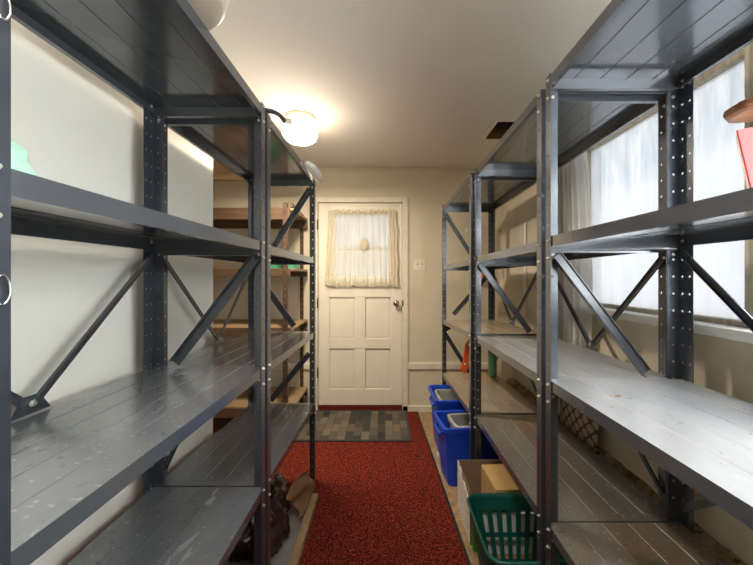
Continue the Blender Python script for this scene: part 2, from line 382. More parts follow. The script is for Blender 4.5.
sl.box(a0, px[0][0], ys0, ys1, dz0, dz1-.004); sl.box(px[1][1], a1, ys0, ys1, dz0, dz1-.004)
sl.box(px[0][0], px[1][1], ys0, ys1, dz0, pz[0][0]); sl.box(px[0][0], px[1][1], ys0, ys1, pz[0][1], pz[1][0]); sl.box(px[0][0], px[1][1], ys0, ys1, pz[1][1], gz0)
sl.box(px[0][0], px[1][1], ys0, ys1, gz1, dz1-.004)
sl.box(px[0][1], px[1][0], ys0, ys1, pz[0][0], pz[0][1]); sl.box(px[0][1], px[1][0], ys0, ys1, pz[1][0], pz[1][1])
L(sl).build('door_slab', M['door'], d1, bevel=.003)
for (x0, x1) in px:
    for (z0, z1) in pz:
        p = MB(); p.box(x0-.004, x1+.004, ys0+.022, ys1-.006, z0-.004, z1+.004); p.box(x0+.012, x1-.012, ys0+.014, ys0+.022, z0+.012, z1-.012)
        L(p).build('door_panel', M['door'], d1, bevel=.004)
p = MB(); p.box(gx0, gx1, ys0+.012, ys0+.03, (gz0+gz1)/2-.012, (gz0+gz1)/2+.012); L(p).build('glazing_bar', M['door'], d1)
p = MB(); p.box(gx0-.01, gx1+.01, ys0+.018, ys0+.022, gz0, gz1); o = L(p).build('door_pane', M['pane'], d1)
kx, kz = X(396), Z(303)
p = MB(); p.lathe([(.026, -.006), (.026, -.001)], (kx, YW-.002, kz), 24, 'y'); p.lathe([(.011, -.006), (.011, -.03)], (kx, YW-.002, kz), 16, 'y', False)
p.lathe([(.012, -.028), (.026, -.036), (.031, -.048), (.027, -.060), (.012, -.066)], (kx, YW-.002, kz), 24, 'y'); L(p).build('door_knob', M['chrome'], d1, smooth=True)
p = MB(); p.box(X(402)-.004, X(403)+.003, YW-.0215, YW-.0195, kz-.03, kz+.03); L(p).build('strike_plate', M['chrome'], d1)
for hz in (Z(225), Z(303), Z(372)):
    p = MB(); p.lathe([(.007, -.05), (.007, .05)], (dx0+.0, YW-.028, hz), 12); L(p).build('hinge', M['rust'], d1)
# window
w1 = bpy.data.objects.new('window_1', None); COL.objects.link(w1); w1.location = (wx, 0, wz0); w1['kind'] = S
def LW(m): m.v = [(x-wx, y, z-wz0) for x, y, z in m.v]; return m
p = MB(); p.box(1.075, 1.258, wy0-.03, wy1-.03, wz0-.034, wz0); LW(p).build('window_sill', M['sill'], w1, bevel=.004)
def frame(y0, y1):
    p = MB(); p.box(1.15, 1.20, y0, y0+.03, wz0, wz1); p.box(1.15, 1.20, y1-.03, y1, wz0, wz1)
    p.box(1.15, 1.20, y0+.03, y1-.03, wz1-.04, wz1); p.box(1.15, 1.20, y0+.03, y1-.03, wz0, wz0+.018)
    return LW(p).build('window_frame', M['woodw'], w1, bevel=.002)
my0, my1 = 1.0, 1.065
frame(my1, wy1); frame(wy0, my0)
p = MB(); p.box(1.135, 1.215, my0, my1, wz0, wz1); LW(p).build('mullion', M['woodw'], w1, bevel=.003)
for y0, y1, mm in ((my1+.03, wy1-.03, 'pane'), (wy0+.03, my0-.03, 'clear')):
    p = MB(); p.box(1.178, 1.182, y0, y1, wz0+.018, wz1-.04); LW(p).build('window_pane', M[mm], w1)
# wooden header beam of planks across the alcove top
h = MB()
for k in range(3): h.box(-2.19, -.72, 3.0, 3.04, 2.225+k*.058, 2.28+k*.058)
h.build('trim_alcove_header', M['wood'], kind=S, bevel=.003)

# ------------------------------------------------------------------ floor covering
nr = 14; cp = MB(); ys = [YN+(YW-.003-YN)*k/nr for k in range(nr+1)]
def cx(y): return .332+(3.28-y)*.042 if y > 1 else .43
vs = []
for z in (.001, .012):
    for y in ys: vs += [(-.955, y, z), (cx(y)-.008, y, z)]
n = len(ys)*2
cp.add(vs, [(n+2*k, n+2*k+1, n+2*k+3, n+2*k+2) for k in range(nr)]+[(2*k+1, 2*k+3, n+2*k+3, n+2*k+1) for k in range(nr)]+[(0, 1, n+1, n)])
carp = cp.build('carpet_runner', M['carpet']); tag(carp, 'red and black speckled carpet covering the aisle floor', 'carpet')
e = MB(); vs = []
for y in ys: vs += [(cx(y)-.008, y, .001), (cx(y)-.008, y, .015), (cx(y)+.006, y, .013), (cx(y)+.006, y, .001)]
e.add(vs, [(4*k+a, 4*k+(a+1) % 4, 4*k+4+(a+1) % 4, 4*k+4+a) for k in range(nr) for a in range(4)]); e.build('edge_binding', M['black'], carp)
mt = thing('door_mat', 'dark grey and brown patchwork door mat lying before the panelled door', 'door mat', (-.27, 3.14, .012))
p = MB(); p.box(-.47, .47, -.30, .305, .0005, .009); p.build('mat_field', M['mat'], mt)
p = MB(); p.box(-.49, -.47, -.32, .325, .0005, .010); p.box(.47, .49, -.32, .325, .0005, .010); p.box(-.47, .47, -.32, -.30, .0005, .010); p.box(-.47, .47, .305, .325, .0005, .010)
p.build('mat_edge', M['matrim'], mt)

# ------------------------------------------------------------------ steel shelving
PITCH = .0586
def hole_strip(m, o, a, up, w, h, cols, r=.0042):
    """flat strip from o, width axis a (w), height h, with round holes in every cell"""
    nrow = int(h/PITCH); o = V(o)
    cw = w/cols
    for c_ in range(cols):
        for k in range(nrow+1):
            z0 = k*PITCH; z1 = min(h, z0+PITCH)
            if z1-z0 < .012: 
                m.add([o+a*(c_*cw)+up*z0, o+a*((c_+1)*cw)+up*z0, o+a*((c_+1)*cw)+up*z1, o+a*(c_*cw)+up*z1], [(0, 1, 2, 3)]); continue
            zm = (z0+z1)/2; cxm = (c_+.5)*cw; outer = []; inner = []
            for q in range(8):
                an = math.pi*2*(q+.5)/8; ci, si = math.cos(an), math.sin(an)
                inner.append(o+a*(cxm+r*ci)+up*(zm+r*si))
            hw = cw/2; hh = (z1-z0)/2
            for q in range(8):
                an = math.pi*2*(q+.5)/8; ci, si = math.cos(an), math.sin(an)
                if abs(ci) > abs(si): sx_, sy_ = math.copysign(hw, ci), math.copysign(hh, si)
                else: sx_, sy_ = math.copysign(hw, ci), math.copysign(hh, si)
                # alternate corner / edge points
                if q in (0, 7, 3, 4): px_, pz_ = math.copysign(hw, ci), si*r*1.2
                else: px_, pz_ = ci*r*1.2, math.copysign(hh, si)
                outer.append(o+a*(cxm+px_)+up*(zm+pz_))
            base = outer+inner; fs = []
            for q in range(8):
                q2 = (q+1) % 8; fs.append((q, q2, 8+q2, 8+q))
            co = [o+a*(cxm+s1*hw)+up*(zm+s2*hh) for s1, s2 in ((1, 1), (-1, 1), (-1, -1), (1, -1))]
            base += co; fs += [(0, 16, 1), (2, 17, 3), (4, 18, 5), (6, 19, 7)]
            m.add(base, fs)
def post_mesh(s, du, dy, h, wu, wy, cols_y=1):
    """corner at origin; du = sign along X of the end flange, dy = sign along Y of the side flange"""
    m = MB(); up = V((0, 0, 1))
    hole_strip(m, (0, 0, 0), V((du, 0, 0)), up, wu, h, 1)
    hole_strip(m, (0, 0, 0), V((0, dy, 0)), up, wy, h, cols_y)
    me = bpy.data.meshes.new('post'); me.from_pydata(m.v, [], m.f)
    bm = bmesh.new(); bm.from_mesh(me); bmesh.ops.remove_doubles(bm, verts=bm.verts, dist=.0002); bmesh.ops.recalc_face_normals(bm, faces=bm.faces); bm.to_mesh(me); bm.free()
    me.materials.append(M['post']); return me
bolt_me = {}
def bolt_mesh(ax):
    if ax not in bolt_me:
        m = MB(); m.lathe([(.0055, 0), (.0055, .003), (.003, .0032), (.003, .007)], n=6, axis=ax)
        me = bpy.data.meshes.new('bolt'); me.from_pydata(m.v, [], m.f); me.materials.append(M['bolt']); bolt_me[ax] = me
    return bolt_me[ax]
def lbeam(m, p0, p1, n_, w, fl, t=.0022):
    p0, p1, n_ = V(p0), V(p1), V(n_); tt = (p1-p0).normalized(); s_ = tt.cross(n_).normalized()
    m.obox(p0, p1, s_, n_, (-w/2, w/2), (0, t)); 
    if fl: m.obox(p0, p1, s_, n_, (w/2-t, w/2), (0, fl)); m.obox(p0, p1, s_, n_, (-w/2, -w/2+t), (0, fl*.4))
def shelf_obj(D, Ly, s, zn, zf, mat, parent, lip=.034, ext=0):
    """folded pan: deck with shallow seams, lips on four sides with returns"""
    prof = [(.018, -lip), (.003, -lip), (.003, 0)]
    for k in range(1, 5):
        u = .003+(D-.006)*k/5; prof += [(u-.0024, 0), (u-.0008, -.0016), (u+.0008, -.0016), (u+.0024, 0)]
    prof += [(D-.003, 0), (D-.003, -lip), (D-.018, -lip)]
    m = MB(); y0, y1 = .006, Ly-.006; npf = len(prof)
    vs = [(s*u, y, z+(zn if j == 0 else zf)) for j, y in enumerate((y0, y1)) for u, z in prof]
    m.add(vs, [(k, k+1, npf+k+1, npf+k) for k in range(npf-1)])
    for y, zz, dy in ((y0, zn, 1), (y1, zf, -1)):
        l2 = lip+.008
        a, b = .004, D-.004
        m.add([(s*a, y, zz-.0004), (s*b, y, zz-.0004), (s*b, y, zz-l2), (s*a, y, zz-l2), (s*b, y+dy*.016, zz-l2), (s*a, y+dy*.016, zz-l2)], [(0, 1, 2, 3), (3, 2, 4, 5)])
    if ext:   # lapped tongue that closes the joint to the next unit
        a, b = .044, D-.022
        m.add([(s*a, -ext, zn-.0002), (s*b, -ext, zn-.0002), (s*b, y0, zn-.0002), (s*a, y0, zn-.0002), (s*a, -ext, zn-lip), (s*b, -ext, zn-lip)], [(0, 1, 2, 3), (0, 1, 5, 4)])
    o = m.build('shelf', mat, parent, solid=.0012)
    return o
def rack(label, s, xf, y0, Ly, D, H, shelves, mats, end_braces=(), back=True, rz=0, ext=0, backw=.055):
    """s = -1 left row, +1 right row. local X runs away from the aisle"""
    r = thing('metal_shelving_unit', label, 'shelving unit', (xf, y0, 0), rz, 'grey metal shelving units along the aisle')
    for (u, y, du, dy, wy, cy) in ((0, 0, 1, 1, .036, 1), (0, Ly, 1, -1, .036, 1), (D, 0, -1, 1, backw, 2), (D, Ly, -1, -1, backw, 2)):
        me = post_mesh(s, s*du, dy, H, .018 if (u and y == 0 and y0 > 1) else .04, wy, cy)
        o = link('post', me, r, solid=.002, loc=(s*u, y, .001 if s > 0 else .013), offset=0)
        for zn, zf in shelves:
            z = zn if y == 0 else zf
            ax = 'x'
            for dz in (-.016, ) if u else (-.016, -.075):
                if z+dz < .03 or z + dz > H: continue
                b = bpy.data.objects.new('bolt', bolt_mesh('x')); COL.objects.link(b); b.parent = o
                out = -s if u == 0 else s*-1 if False else (-s if u == 0 else -s)
                b.location = ((-s*.001) if u == 0 else (-s*.001), dy*.018, z+dz); b.scale = (-s, 1, 1)
            if dz:
                b = bpy.data.objects.new('bolt', bolt_mesh('y')); COL.objects.link(b); b.parent = o
                b.location = (s*du*.022, dy*.001, z-.058-.004); b.scale = (1, -1 if y > 0 else 1, 1)
                if y > 0: b.location.y = -.001
    for (zn, zf), mt_ in zip(shelves, mats):
        shelf_obj(D, Ly, s, zn, zf, M[mt_], r, ext=ext)
    if back:
        mid = Ly/2; ub = D-.006; nn = (-s, 0, 0)
        z3 = (shelves[2][0]+shelves[2][1])/2; z2 = (shelves[1][0]+shelves[1][1])/2; z4 = (shelves[3][0]+shelves[3][1])/2
        for ye, ya in ((.022, mid-.012), (Ly-.022, mid+.012)):
            m = MB(); lbeam(m, (s*ub, ye, z2-.055), (s*ub, ya, z3+.03), nn, .022, .010); m.build('back_brace', M['brace'], r)
            m = MB(); lbeam(m, (s*ub, ye, z4+.06), (s*ub, ya, z3-.065), nn, .022, .010); m.build('back_brace', M['brace'], r)
        m = MB(); m.add([(s*(ub-.004), mid-.05, z3+.004), (s*(ub-.004), mid+.05, z3+.004), (s*(ub-.004), mid+.02, z3+.05), (s*(ub-.004), mid-.02, z3+.05)], [(0, 1, 2, 3)])
        g = m.build('gusset_plate', M['brace'], r, solid=.002)
        b = bpy.data.objects.new('bolt', bolt_mesh('x')); COL.objects.link(b); b.parent = g; b.location = (s*(ub-.006), mid, z3+.03); b.scale = (-s*1.4, 1.6, 1.6)
    for (ye, u0, za, u1, zb) in end_braces:
        yy = .010 if ye == 0 else Ly-.010
        m = MB(); lbeam(m, (s*u0, yy, za), (s*u1, yy, zb), (0, 1 if ye == 0 else -1, 0), .036, .022); m.build('end_brace', M['brace'], r)
    return r
rack('grey metal shelving unit on the left nearest the viewer, green cloth on its second shelf', -1, -.468, .391, .939, .432, 2.028,
     [(2.035, 2.034), (1.515, 1.512), (1.032, 1.028), (.575, .562)], ['shelf_a', 'shelf_a', 'shelf_a', 'shelf_a'],
     [(1, .03, 1.45, .34, 1.045)])
rack('grey metal shelving unit on the left beside the door, white roll on its top', -1, -.468, 1.360, .945, .432, 2.018,
     [(2.028, 2.025), (1.505, 1.498), (1.025, 1.008), (.562, .525)], ['shelf_a', 'shelf_a', 'shelf_a', 'shelf_a'],
     [(1, .03, 1.965, .31, 1.52), (1, .04, .86, .30, .545), (1, .42, 1.43, .14, 1.045)], ext=.026)
rack('grey metal shelving unit on the right nearest the viewer, red cover on its second shelf', 1, .555, .265, .914, .459, 2.060,
     [(2.057, 2.057), (1.514, 1.514), (1.030, 1.027), (.536, .534)], ['shelf_a', 'shelf_a', 'shelf_b', 'shelf_c'],
     [(1, .03, 1.45, .335, 1.05)])
rack('middle grey metal shelving unit of the right row, patterned cushion behind it', 1, .555, 1.213, .903, .459, 2.042,
     [(2.045, 2.036), (1.506, 1.498), (1.022, 1.011), (.532, .525)], ['shelf_a', 'shelf_a', 'shelf_b', 'shelf_c'],
     [(1, .03, 1.45, .335, 1.035)], ext=.030)
rack('grey metal shelving unit on the right farthest back, blue bins beneath it', 1, .537, 2.14, .91, .459, 2.012,
     [(2.025, 1.99), (1.485, 1.47), (1.02, .99), (.525, .523)], ['shelf_a', 'shelf_a', 'shelf_d', 'shelf_d'],
     [(1, .03, 1.93, .27, 1.55), (1, .10, 1.04, .42, 1.40), (1, .02, .90, .14, .97), (1, .02, .88, .22, .56)], rz=math.radians(1.9), ext=.018)

# ------------------------------------------------------------------ alcove shelf unit
al = thing('wooden_shelf_unit', 'brown shelf unit with timber boards and rusty posts in the alcove', 'shelf unit', (-1.35, 3.15, 0))
def LA(m): m.v = [(x+1.35, y-3.15, z) for x, y, z in m.v]; return m
for x_, y_, dy in ((-.82, 2.86, 1), (-.82, 3.44, -1), (-1.95, 2.86, 1), (-1.95, 3.44, -1)):
    m = MB(); sx_ = -1 if x_ > -1.5 else 1
    hole_strip(m, (x_, y_, .013), V((sx_, 0, 0)), V((0, 0, 1)), .035, 1.985, 1, .004); hole_strip(m, (x_, y_, .013), V((0, dy, 0)), V((0, 0, 1)), .035, 1.985, 1, .004)
    LA(m).build('post', M['rust'], al, solid=.002)
for zt, th in ((1.955, .10), (1.445, .07), (.945, .075), (.27, .08)):
    m = MB(); m.box(-2.0, -.775, 2.897, 3.43, zt-.02, zt); LA(m).build('board', M['wood'], al, bevel=.002)
    m = MB(); m.box(-1.98, -.80, 2.868, 2.895, zt-th, zt-.001); m.box(-1.98, -.775, 3.405, 3.43, zt-th, zt-.021); LA(m).build('shelf_rail', M['woodd'], al, bevel=.002)
m = MB(); m.obox((-.795, 2.90, 1.985), (-.795, 3.42, 1.93), V((1, 0, 0)), V((0, 0, 1)), (-.01, .01), (-.02, .02)); LA(m).build('side_rail', M['woodd'], al)
cr = thing('green_crate', 'small green plastic crate on the alcove shelf unit', 'crate', (-.98, 3.15, 1.446))
m = MB(); m.box(-.17, .17, -.1, .1, 0, .006); m.box(-.17, .17, -.1, -.095, .006, .075); m.box(-.17, .17, .095, .1, .006, .075); m.box(-.17, -.165, -.095, .095, .006, .075); m.box(.165, .17, -.095, .095, .006, .075); m.build('crate_body', M['greeng'], cr)
m = MB()
for k in range(7): m.box(-.15+k*.05-.004, -.15+k*.05+.004, -.105, -.1, .01, .07)
m.box(-.175, .175, -.107, -.1, .068, .08); m.build('crate_rim', M['greeng'], cr)
# ------------------------------------------------------------------ lamp, vent, switch
lx, ly = -.586, 2.36
lp = thing('ceiling_light', 'lit white glass globe ceiling light with metal collar', 'ceiling light', (lx, ly, CE))
m = MB(); m.lathe([(.105, -.001), (.105, -.012), (.085, -.028), (.06, -.032)], n=40); m.build('ceiling_plate', M['cream'], lp, smooth=True)
m = MB(); m.lathe([(.062, -.028), (.068, -.038), (.062, -.050)], n=32); m.build('collar', M['chrome'], lp, smooth=True)
m = MB(); m.lathe([(.058, -.047), (.092, -.054), (.112, -.070), (.119, -.095), (.118, -.125), (.107, -.150), (.08, -.168), (.04, -.175), (.01, -.177)], n=40); m.build('glass_globe', M['globe'], lp, smooth=True)
lamp('globe_light', (lx, ly, CE-.185), .18, 21, (1, .86, .68))
vt = thing('ceiling_vent', 'open dark ceiling vent with cream frame above the right shelves', 'vent', (.9, 2.58, CE))
m = MB(); a, b_, c_, d_ = vx0-.9, vx1-.9, vy0-2.58, vy1-2.58
m.box(a, a+.004, c_, d_, 0, .2); m.box(b_-.004, b_, c_, d_, 0, .2); m.box(a+.004, b_-.004, c_, c_+.004, 0, .2); m.box(a+.004, b_-.004, d_-.004, d_, 0, .2); m.box(a, b_, c_, d_, .2, .21); m.build('vent_duct', M['brown'], vt)
m = MB(); m.box(a-.018, a, c_-.018, d_+.018, -.012, -.001); m.box(b_, b_+.018, c_-.018, d_+.018, -.012, -.001); m.build('vent_frame', M['trim'], vt, bevel=.002)
for k in range(2):
    m = MB(); y = c_+.06+k*.14; m.obox((a+.006, y, .05), (b_-.006, y, .05), V((0, 1, 0)), V((0, 0, 1)), (-.002, .002), (-.02, .03)); m.build('louver', M['rust'], vt)
sw = thing('light_switch', 'cream double light switch plate on the wall beside the door', 'light switch', (X(419.6), YW, Z(264.8)))
m = MB(); m.box(-.06, .06, -.006, -.0005, -.057, .057); m.build('switch_plate', M['trim'], sw, bevel=.002)
for k in (-1, 1):
    m = MB(); m.box(k*.024-.005, k*.024+.005, -.018, -.0062, -.004, .014); m.build('toggle', M['raw'], sw)
    for q in (-1, 1):
        m = MB(); m.lathe([(.003, -.0085), (.003, -.0062)], (k*.024, 0, q*.035), 8, 'y'); m.build('screw', M['rust'], sw)
m = MB(); m.tube([(1.108, 2.70, 1.05), (1.108, 2.70, 1.80)], .009, 10); o = m.build('wall_conduit', M['white'], smooth=True); tag(o, 'thin white vertical conduit on the right wall beyond the drape', 'pipe')
hk = thing('wall_hook', 'small white round hook on the back wall right of the shelves', 'hook', (X(467), YW, Z(229.7)))
m = MB(); m.lathe([(.02, -.006), (.02, -.0005)], n=20, axis='y'); m.build('hook_plate', M['white'], hk)
m = MB(); m.tube([(0, -.006, 0), (0, -.025, 0), (0, -.03, .012)], .004); m.build('hook_pin', M['chrome'], hk)
hk = thing('wall_hook', 'small white hook on the right wall under its top shelf', 'hook', (wx, 342*wx/118, 1.38+45*wx/118))
m = MB(); m.lathe([(-.02 and .02, -.006), (.02, -.0005)], n=20, axis='x'); m.build('hook_plate', M['white'], hk)
m = MB(); m.tube([(-.006, 0, 0), (-.03, 0, 0), (-.035, 0, .014)], .004); m.build('hook_pin', M['chrome'], hk)

# ------------------------------------------------------------------ curtains
lc = thing('lace_curtain', 'cream lace curtain gathered over the door window', 'curtain', (X(362.5), YW-.01, Z(210)))
z1c, z0c = Z(211.5), Z(285); nx, nz = 150, 60; m = MB(); vs = []
for j in range(nz+1):
    v = j/nz; z = z1c+(z0c-z1c)*v
    half = (X(396)-X(328))/2*(1+.09*v) ; cxx = X(362)
    for i in range(nx+1):
        u = i/nx*2-1
        amp = .004+.004*v
        yy = YW-.018-amp*(1+math.sin(u*46+math.sin(u*7+v)*2))-(.014*math.exp(-((v-.93)/.06)**2))
        vs.append((cxx+u*half+.004*math.sin(u*30), yy, z-.012*v*(u*u)*math.sin(u*3)))
m.add(vs, [(j*(nx+1)+i, j*(nx+1)+i+1, (j+1)*(nx+1)+i+1, (j+1)*(nx+1)+i) for j in range(nz) for i in range(nx)])
m.v = [(x-lc.location.x, y-lc.location.y, z-lc.location.z) for x, y, z in m.v]
o = m.build('lace_panel', M['lace'], lc, smooth=True)
# object coordinates: the lace pattern is measured from the floor
for vtx in o.data.vertices: vtx.co.z += lc.location.z
o.location.z = -lc.location.z
for nm, zc, hgt, hw in (('gathered_heading', Z(212), .03, X(395)-X(362)), ('ruffle', Z(284), .05, X(397)-X(362))):
    m = MB(); vs = []
    for j in range(5):
        for i in range(nx+1):
            u = i/nx*2-1; ph = u*80+math.sin(u*11)*3
            vs.append((u*hw, -.022-.007*math.sin(ph)-.004*(j % 2), zc-lc.location.z+hgt*(.5-j/4)+.007*math.sin(ph*.37+j*.7)))
    m.add(vs, [(j*(nx+1)+i, j*(nx+1)+i+1, (j+1)*(nx+1)+i+1, (j+1)*(nx+1)+i) for j in range(4) for i in range(nx)]); m.build(nm, M['lace_solid'], lc, smooth=True)
m = MB(); m.lathe([(.045, -.002), (.04, -.006), (.02, -.010)], n=24, axis='y'); m.v = [(x+X(364.5)-lc.location.x, y-.030, z*1.4+Z(245)-lc.location.z) for x, y, z in m.v]; m.build('lace_medallion', M['lace_solid'], lc, smooth=True)
for sgn in (-1, 1):
    m = MB(); vs = []
    for j in range(31):
        for i in range(13):
            v = j/30; u = i/12
            vs.append((sgn*(.30+.035*v*(1-v*.4)+(u-.5)*.075+.006*math.sin(v*17+u*3)), -.026-.006*math.sin(u*14+v), z1c+(z0c-z1c)*v-lc.location.z))
    m.add(vs, [(j*13+i, j*13+i+1, (j+1)*13+i+1, (j+1)*13+i) for j in range(30) for i in range(12)]); m.build('side_gather', M['lace_solid'], lc, smooth=True)
dr = MB(); vs = []; nx, nz = 120, 40; y0, y1 = 1.845, 2.22; zt, zb = 2.13, .93
for j in range(nz+1):
    v = j/nz
    for i in range(nx+1):
        u = i/nx; ph = u*34+math.sin(u*5)*1.5
        bow = .05*math.sin(v*math.pi*.8)*(1-u)
        vs.append((1.068+.018*math.sin(ph+v*.8)+.008*math.sin(ph*2.3+v*3), y0+(y1-y0)*u-bow+.03*(u-.5)*v, zt+(zb-zt)*v))
dr.add(vs, [(j*(nx+1)+i, j*(nx+1)+i+1, (j+1)*(nx+1)+i+1, (j+1)*(nx+1)+i) for j in range(nz) for i in range(nx)])
o = dr.build('window_drape', M['drape'], smooth=True); tag(o, 'limp grey-white drape hanging at the far end of the window', 'curtain')
# rod for the drape
m = MB(); m.tube([(1.068, 1.80, 2.135), (1.068, 2.28, 2.135)], .006); m.tube([(1.068, 2.27, 2.135), (1.119, 2.27, 2.135)], .005); m.build('curtain_rod', M['steel'], o)

# ------------------------------------------------------------------ bins, boxes, basket under the right row
def rrect(x0, x1, y0, y1, r, n=5):
    pts = []
    for cx_, cy_, a0_ in ((x1-r, y1-r, 0), (x0+r, y1-r, 90), (x0+r, y0+r, 180), (x1-r, y0+r, 270)):
        for k in range(n+1):
            a = math.radians(a0_+90*k/n); pts.append((cx_+r*math.cos(a), cy_+r*math.sin(a)))
    return pts
def loft(m, rings, close_bottom=False, close_top=False):
    n = len(rings[0]); vs = [p for r_ in rings for p in r_]
    fs = [(i*n+k, i*n+(k+1) % n, (i+1)*n+(k+1) % n, (i+1)*n+k) for i in range(len(rings)-1) for k in range(n)]
    if close_bottom: fs.append(tuple(range(n)))
    if close_top: fs.append(tuple((len(rings)-1)*n+k for k in range(n)))
    m.add(vs, fs)
def bin_(name, label, x0, x1, y0, y1, h, mat, tap=.03, rz=0, group=None, base=0.001):
    cx_, cy_ = (x0+x1)/2, (y0+y1)/2; hx, hy = (x1-x0)/2, (y1-y0)/2
    t = thing(name, label, 'bin', (cx_, cy_, base), rz, group)
    ring = lambda s_, z, r=.03: [(x, y, z) for x, y in rrect(-hx+s_, hx-s_, -hy+s_, hy-s_, r)]
    m = MB(); loft(m, [ring(tap+.012, 0), ring(tap*.55+.012, h*.5), ring(.014, h-.03)], close_bottom=True); m.build('bin_body', mat, t, solid=.004, bevel=0)
    m = MB(); loft(m, [ring(.012, h-.035), ring(0, h-.033), ring(-.002, h-.004), ring(.004, h), ring(.014, h-.002), ring(.016, h-.03)]); m.build('rim', mat, t, smooth=False, solid=.002)
    return t
t = bin_('recycling_bin', 'blue recycling bin farthest back under the right shelves, grey tub inside', .378, .80, 2.59, 2.975, .435, M['blue'], rz=.03)
m = MB(); m.tube([(-.200, -.09, .37), (-.214, -.07, .36), (-.214, .07, .36), (-.200, .09, .37)], .009); m.build('handle', M['blue'], t)
t = bin_('recycling_bin', 'blue recycling bin with side handle in front of the other blue bin', .365, .78, 2.215, 2.515, .395, M['blue'], rz=.10)
m = MB(); m.tube([(-.196, -.07, .335), (-.212, -.05, .325), (-.212, .07, .325), (-.196, .09, .335)], .010); m.build('handle', M['blue'], t)
m = MB(); m.box(-.213, -.210, -.02, .03, .14, .165); m.v = [(x+.004*0, y, z) for x, y, z in m.v]; m.build('label', M['white'], t)
bin_('plastic_tub', 'grey plastic tub sitting inside the farther blue bin', .425, .76, 2.635, 2.93, .40, M['grey'], .02, rz=.03, base=.012)
bin_('plastic_tub', 'grey plastic tub sitting inside the nearer blue bin', .455, .73, 2.26, 2.48, .375, M['grey'], .02, rz=.10, base=.012)
cb = thing('cardboard_box', 'open cardboard box with white printed side behind the green basket', 'box', (.62, 1.9, .001))
m = MB(); hx, hy, hh = .185, .145, .28
m.cur = 0; m.box(-hx, hx, -hy, hy, 0, .004); m.box(-hx+.004, hx-.004, hy-.004, hy, .004, hh); m.box(-hx+.004, hx-.004, -hy, -hy+.004, .004, hh-.02); m.box(hx-.004, hx, -hy, hy, .004, hh); m.box(-hx+.002, -hx+.004, -hy, hy, .004, hh); m.build('box_body', M['card'], cb)
m = MB(); m.add([(-hx+.0, -hy, .002), (-hx, hy, .002), (-hx, hy, hh), (-hx, hy*.35, hh-.005), (-hx, hy*.2, hh-.05), (-hx, -hy*.2, hh-.03), (-hx, -hy, hh-.07)], [(0, 1, 2, 3, 4, 5, 6)]); m.build('printed_side', M['cardw'], cb, solid=.003)
m = MB(); m.box(-.105, .105, -.125, .115, 0, .275)
o = m.build('small_carton', M['carton'], bevel=.003); o.location = (.67, 1.885, .006); o.rotation_euler = (0, 0, math.radians(2)); tag(o, 'closed tan carton standing inside the open cardboard box', 'carton')
# basket
bk = thing('laundry_basket', 'dark green plastic basket with slotted sides under the right shelves', 'basket', (.60, 1.475, .001))
hx, hy, h_ = .20, .195, .31; tp = .045
def bring(f_, z, r=.06): return [(x, y, z) for x, y in rrect(-hx+tp*f_, hx-tp*f_, -hy+tp*f_, hy-tp*f_, r, 6)]
m = MB(); loft(m, [bring(.02, h_-.012), bring(-.22, h_-.012), bring(-.28, h_-.004), bring(-.2, h_+.004), bring(-.05, h_+.004), bring(.02, h_-.012)]); m.build('rim', M['green'], bk, smooth=True)
m = MB(); 
def slotted(m, P, n, z_rows):
    """P(u,z)->point on wall; u in 0..1. solid bars and slots"""
    nb = n
    def quad(u0, u1, za, zb, N_=1):
        m.add([P(u0, za), P(u1, za), P(u1, zb), P(u0, zb)], [(0, 1, 2, 3)])
    zs = [z for r_ in z_rows for z in r_]
    prev = 0
    for (za, zb) in z_rows:
        quad(0, 1, prev, za); prev = zb
        for k in range(nb+1):
            cu = k/nb; w_ = .5/nb*.52
            quad(max(0, cu-w_), min(1, cu+w_), za, zb)
    quad(0, 1, prev, h_-.012)
for (sa, sb, n_) in (((-1, 1), (1, 1), 6), ((-1, -1), (1, -1), 6), ((-1, -1), (-1, 1), 7), ((1, -1), (1, 1), 7)):
    def P(u, z, sa=sa, sb=sb):
        f_ = 1-z/(h_-.012)*.98
        ax_, ay_ = (hx-tp*f_), (hy-tp*f_); c_ = .05
        xa, ya, xb, yb = sa[0]*ax_, sa[1]*ay_, sb[0]*ax_, sb[1]*ay_
        if sa[1] == sb[1]: xa += c_; xb -= c_
        else: ya += c_; yb -= c_
        return (xa+(xb-xa)*u, ya+(yb-ya)*u, z)
    slotted(m, P, n_, [(.03, .125), (.145, .245)])
for sx_ in (-1, 1):
    for sy_ in (-1, 1):
        for za, zb in ((0, .15), (.15, h_-.012)):
            for k in range(4):
                def Q(k, z):
                    f_ = 1-z/(h_-.012)*.98; ax_, ay_ = (hx-tp*f_), (hy-tp*f_); a = math.pi/2*k/4
                    return (sx_*(ax_-.05+.05*math.sin(a)), sy_*(ay_-.05+.05*math.cos(a)), z)
                m.add([Q(k, za), Q(k+1, za), Q(k+1, zb), Q(k, zb)], [(0, 1, 2, 3)])
m.add([(-hx+tp, -hy+tp, 0.001), (hx-tp, -hy+tp, .001), (hx-tp, hy-tp, .001), (-hx+tp, hy-tp, .001)], [(0, 1, 2, 3)])
m.build('slotted_body', M['green'], bk, solid=.003)
m = MB(); m.box(-.14, .14, 0, .012, 0, .20); o = m.build('paper_pack', M['paper']); o.location = (.60, 1.695, .002); o.rotation_euler = (.0, 0, 0); tag(o, 'white paper packet between the green basket and cardboard box', 'packet')
m = MB(); m.box(-.12, .06, 0, .01, 0, .255); o = m.build('green_folder', simple('bright_green_card', (.10, .36, .03), rough=.6)); o.location = (.56, 1.712, .002); tag(o, 'bright green card standing behind the white paper packet', 'card')
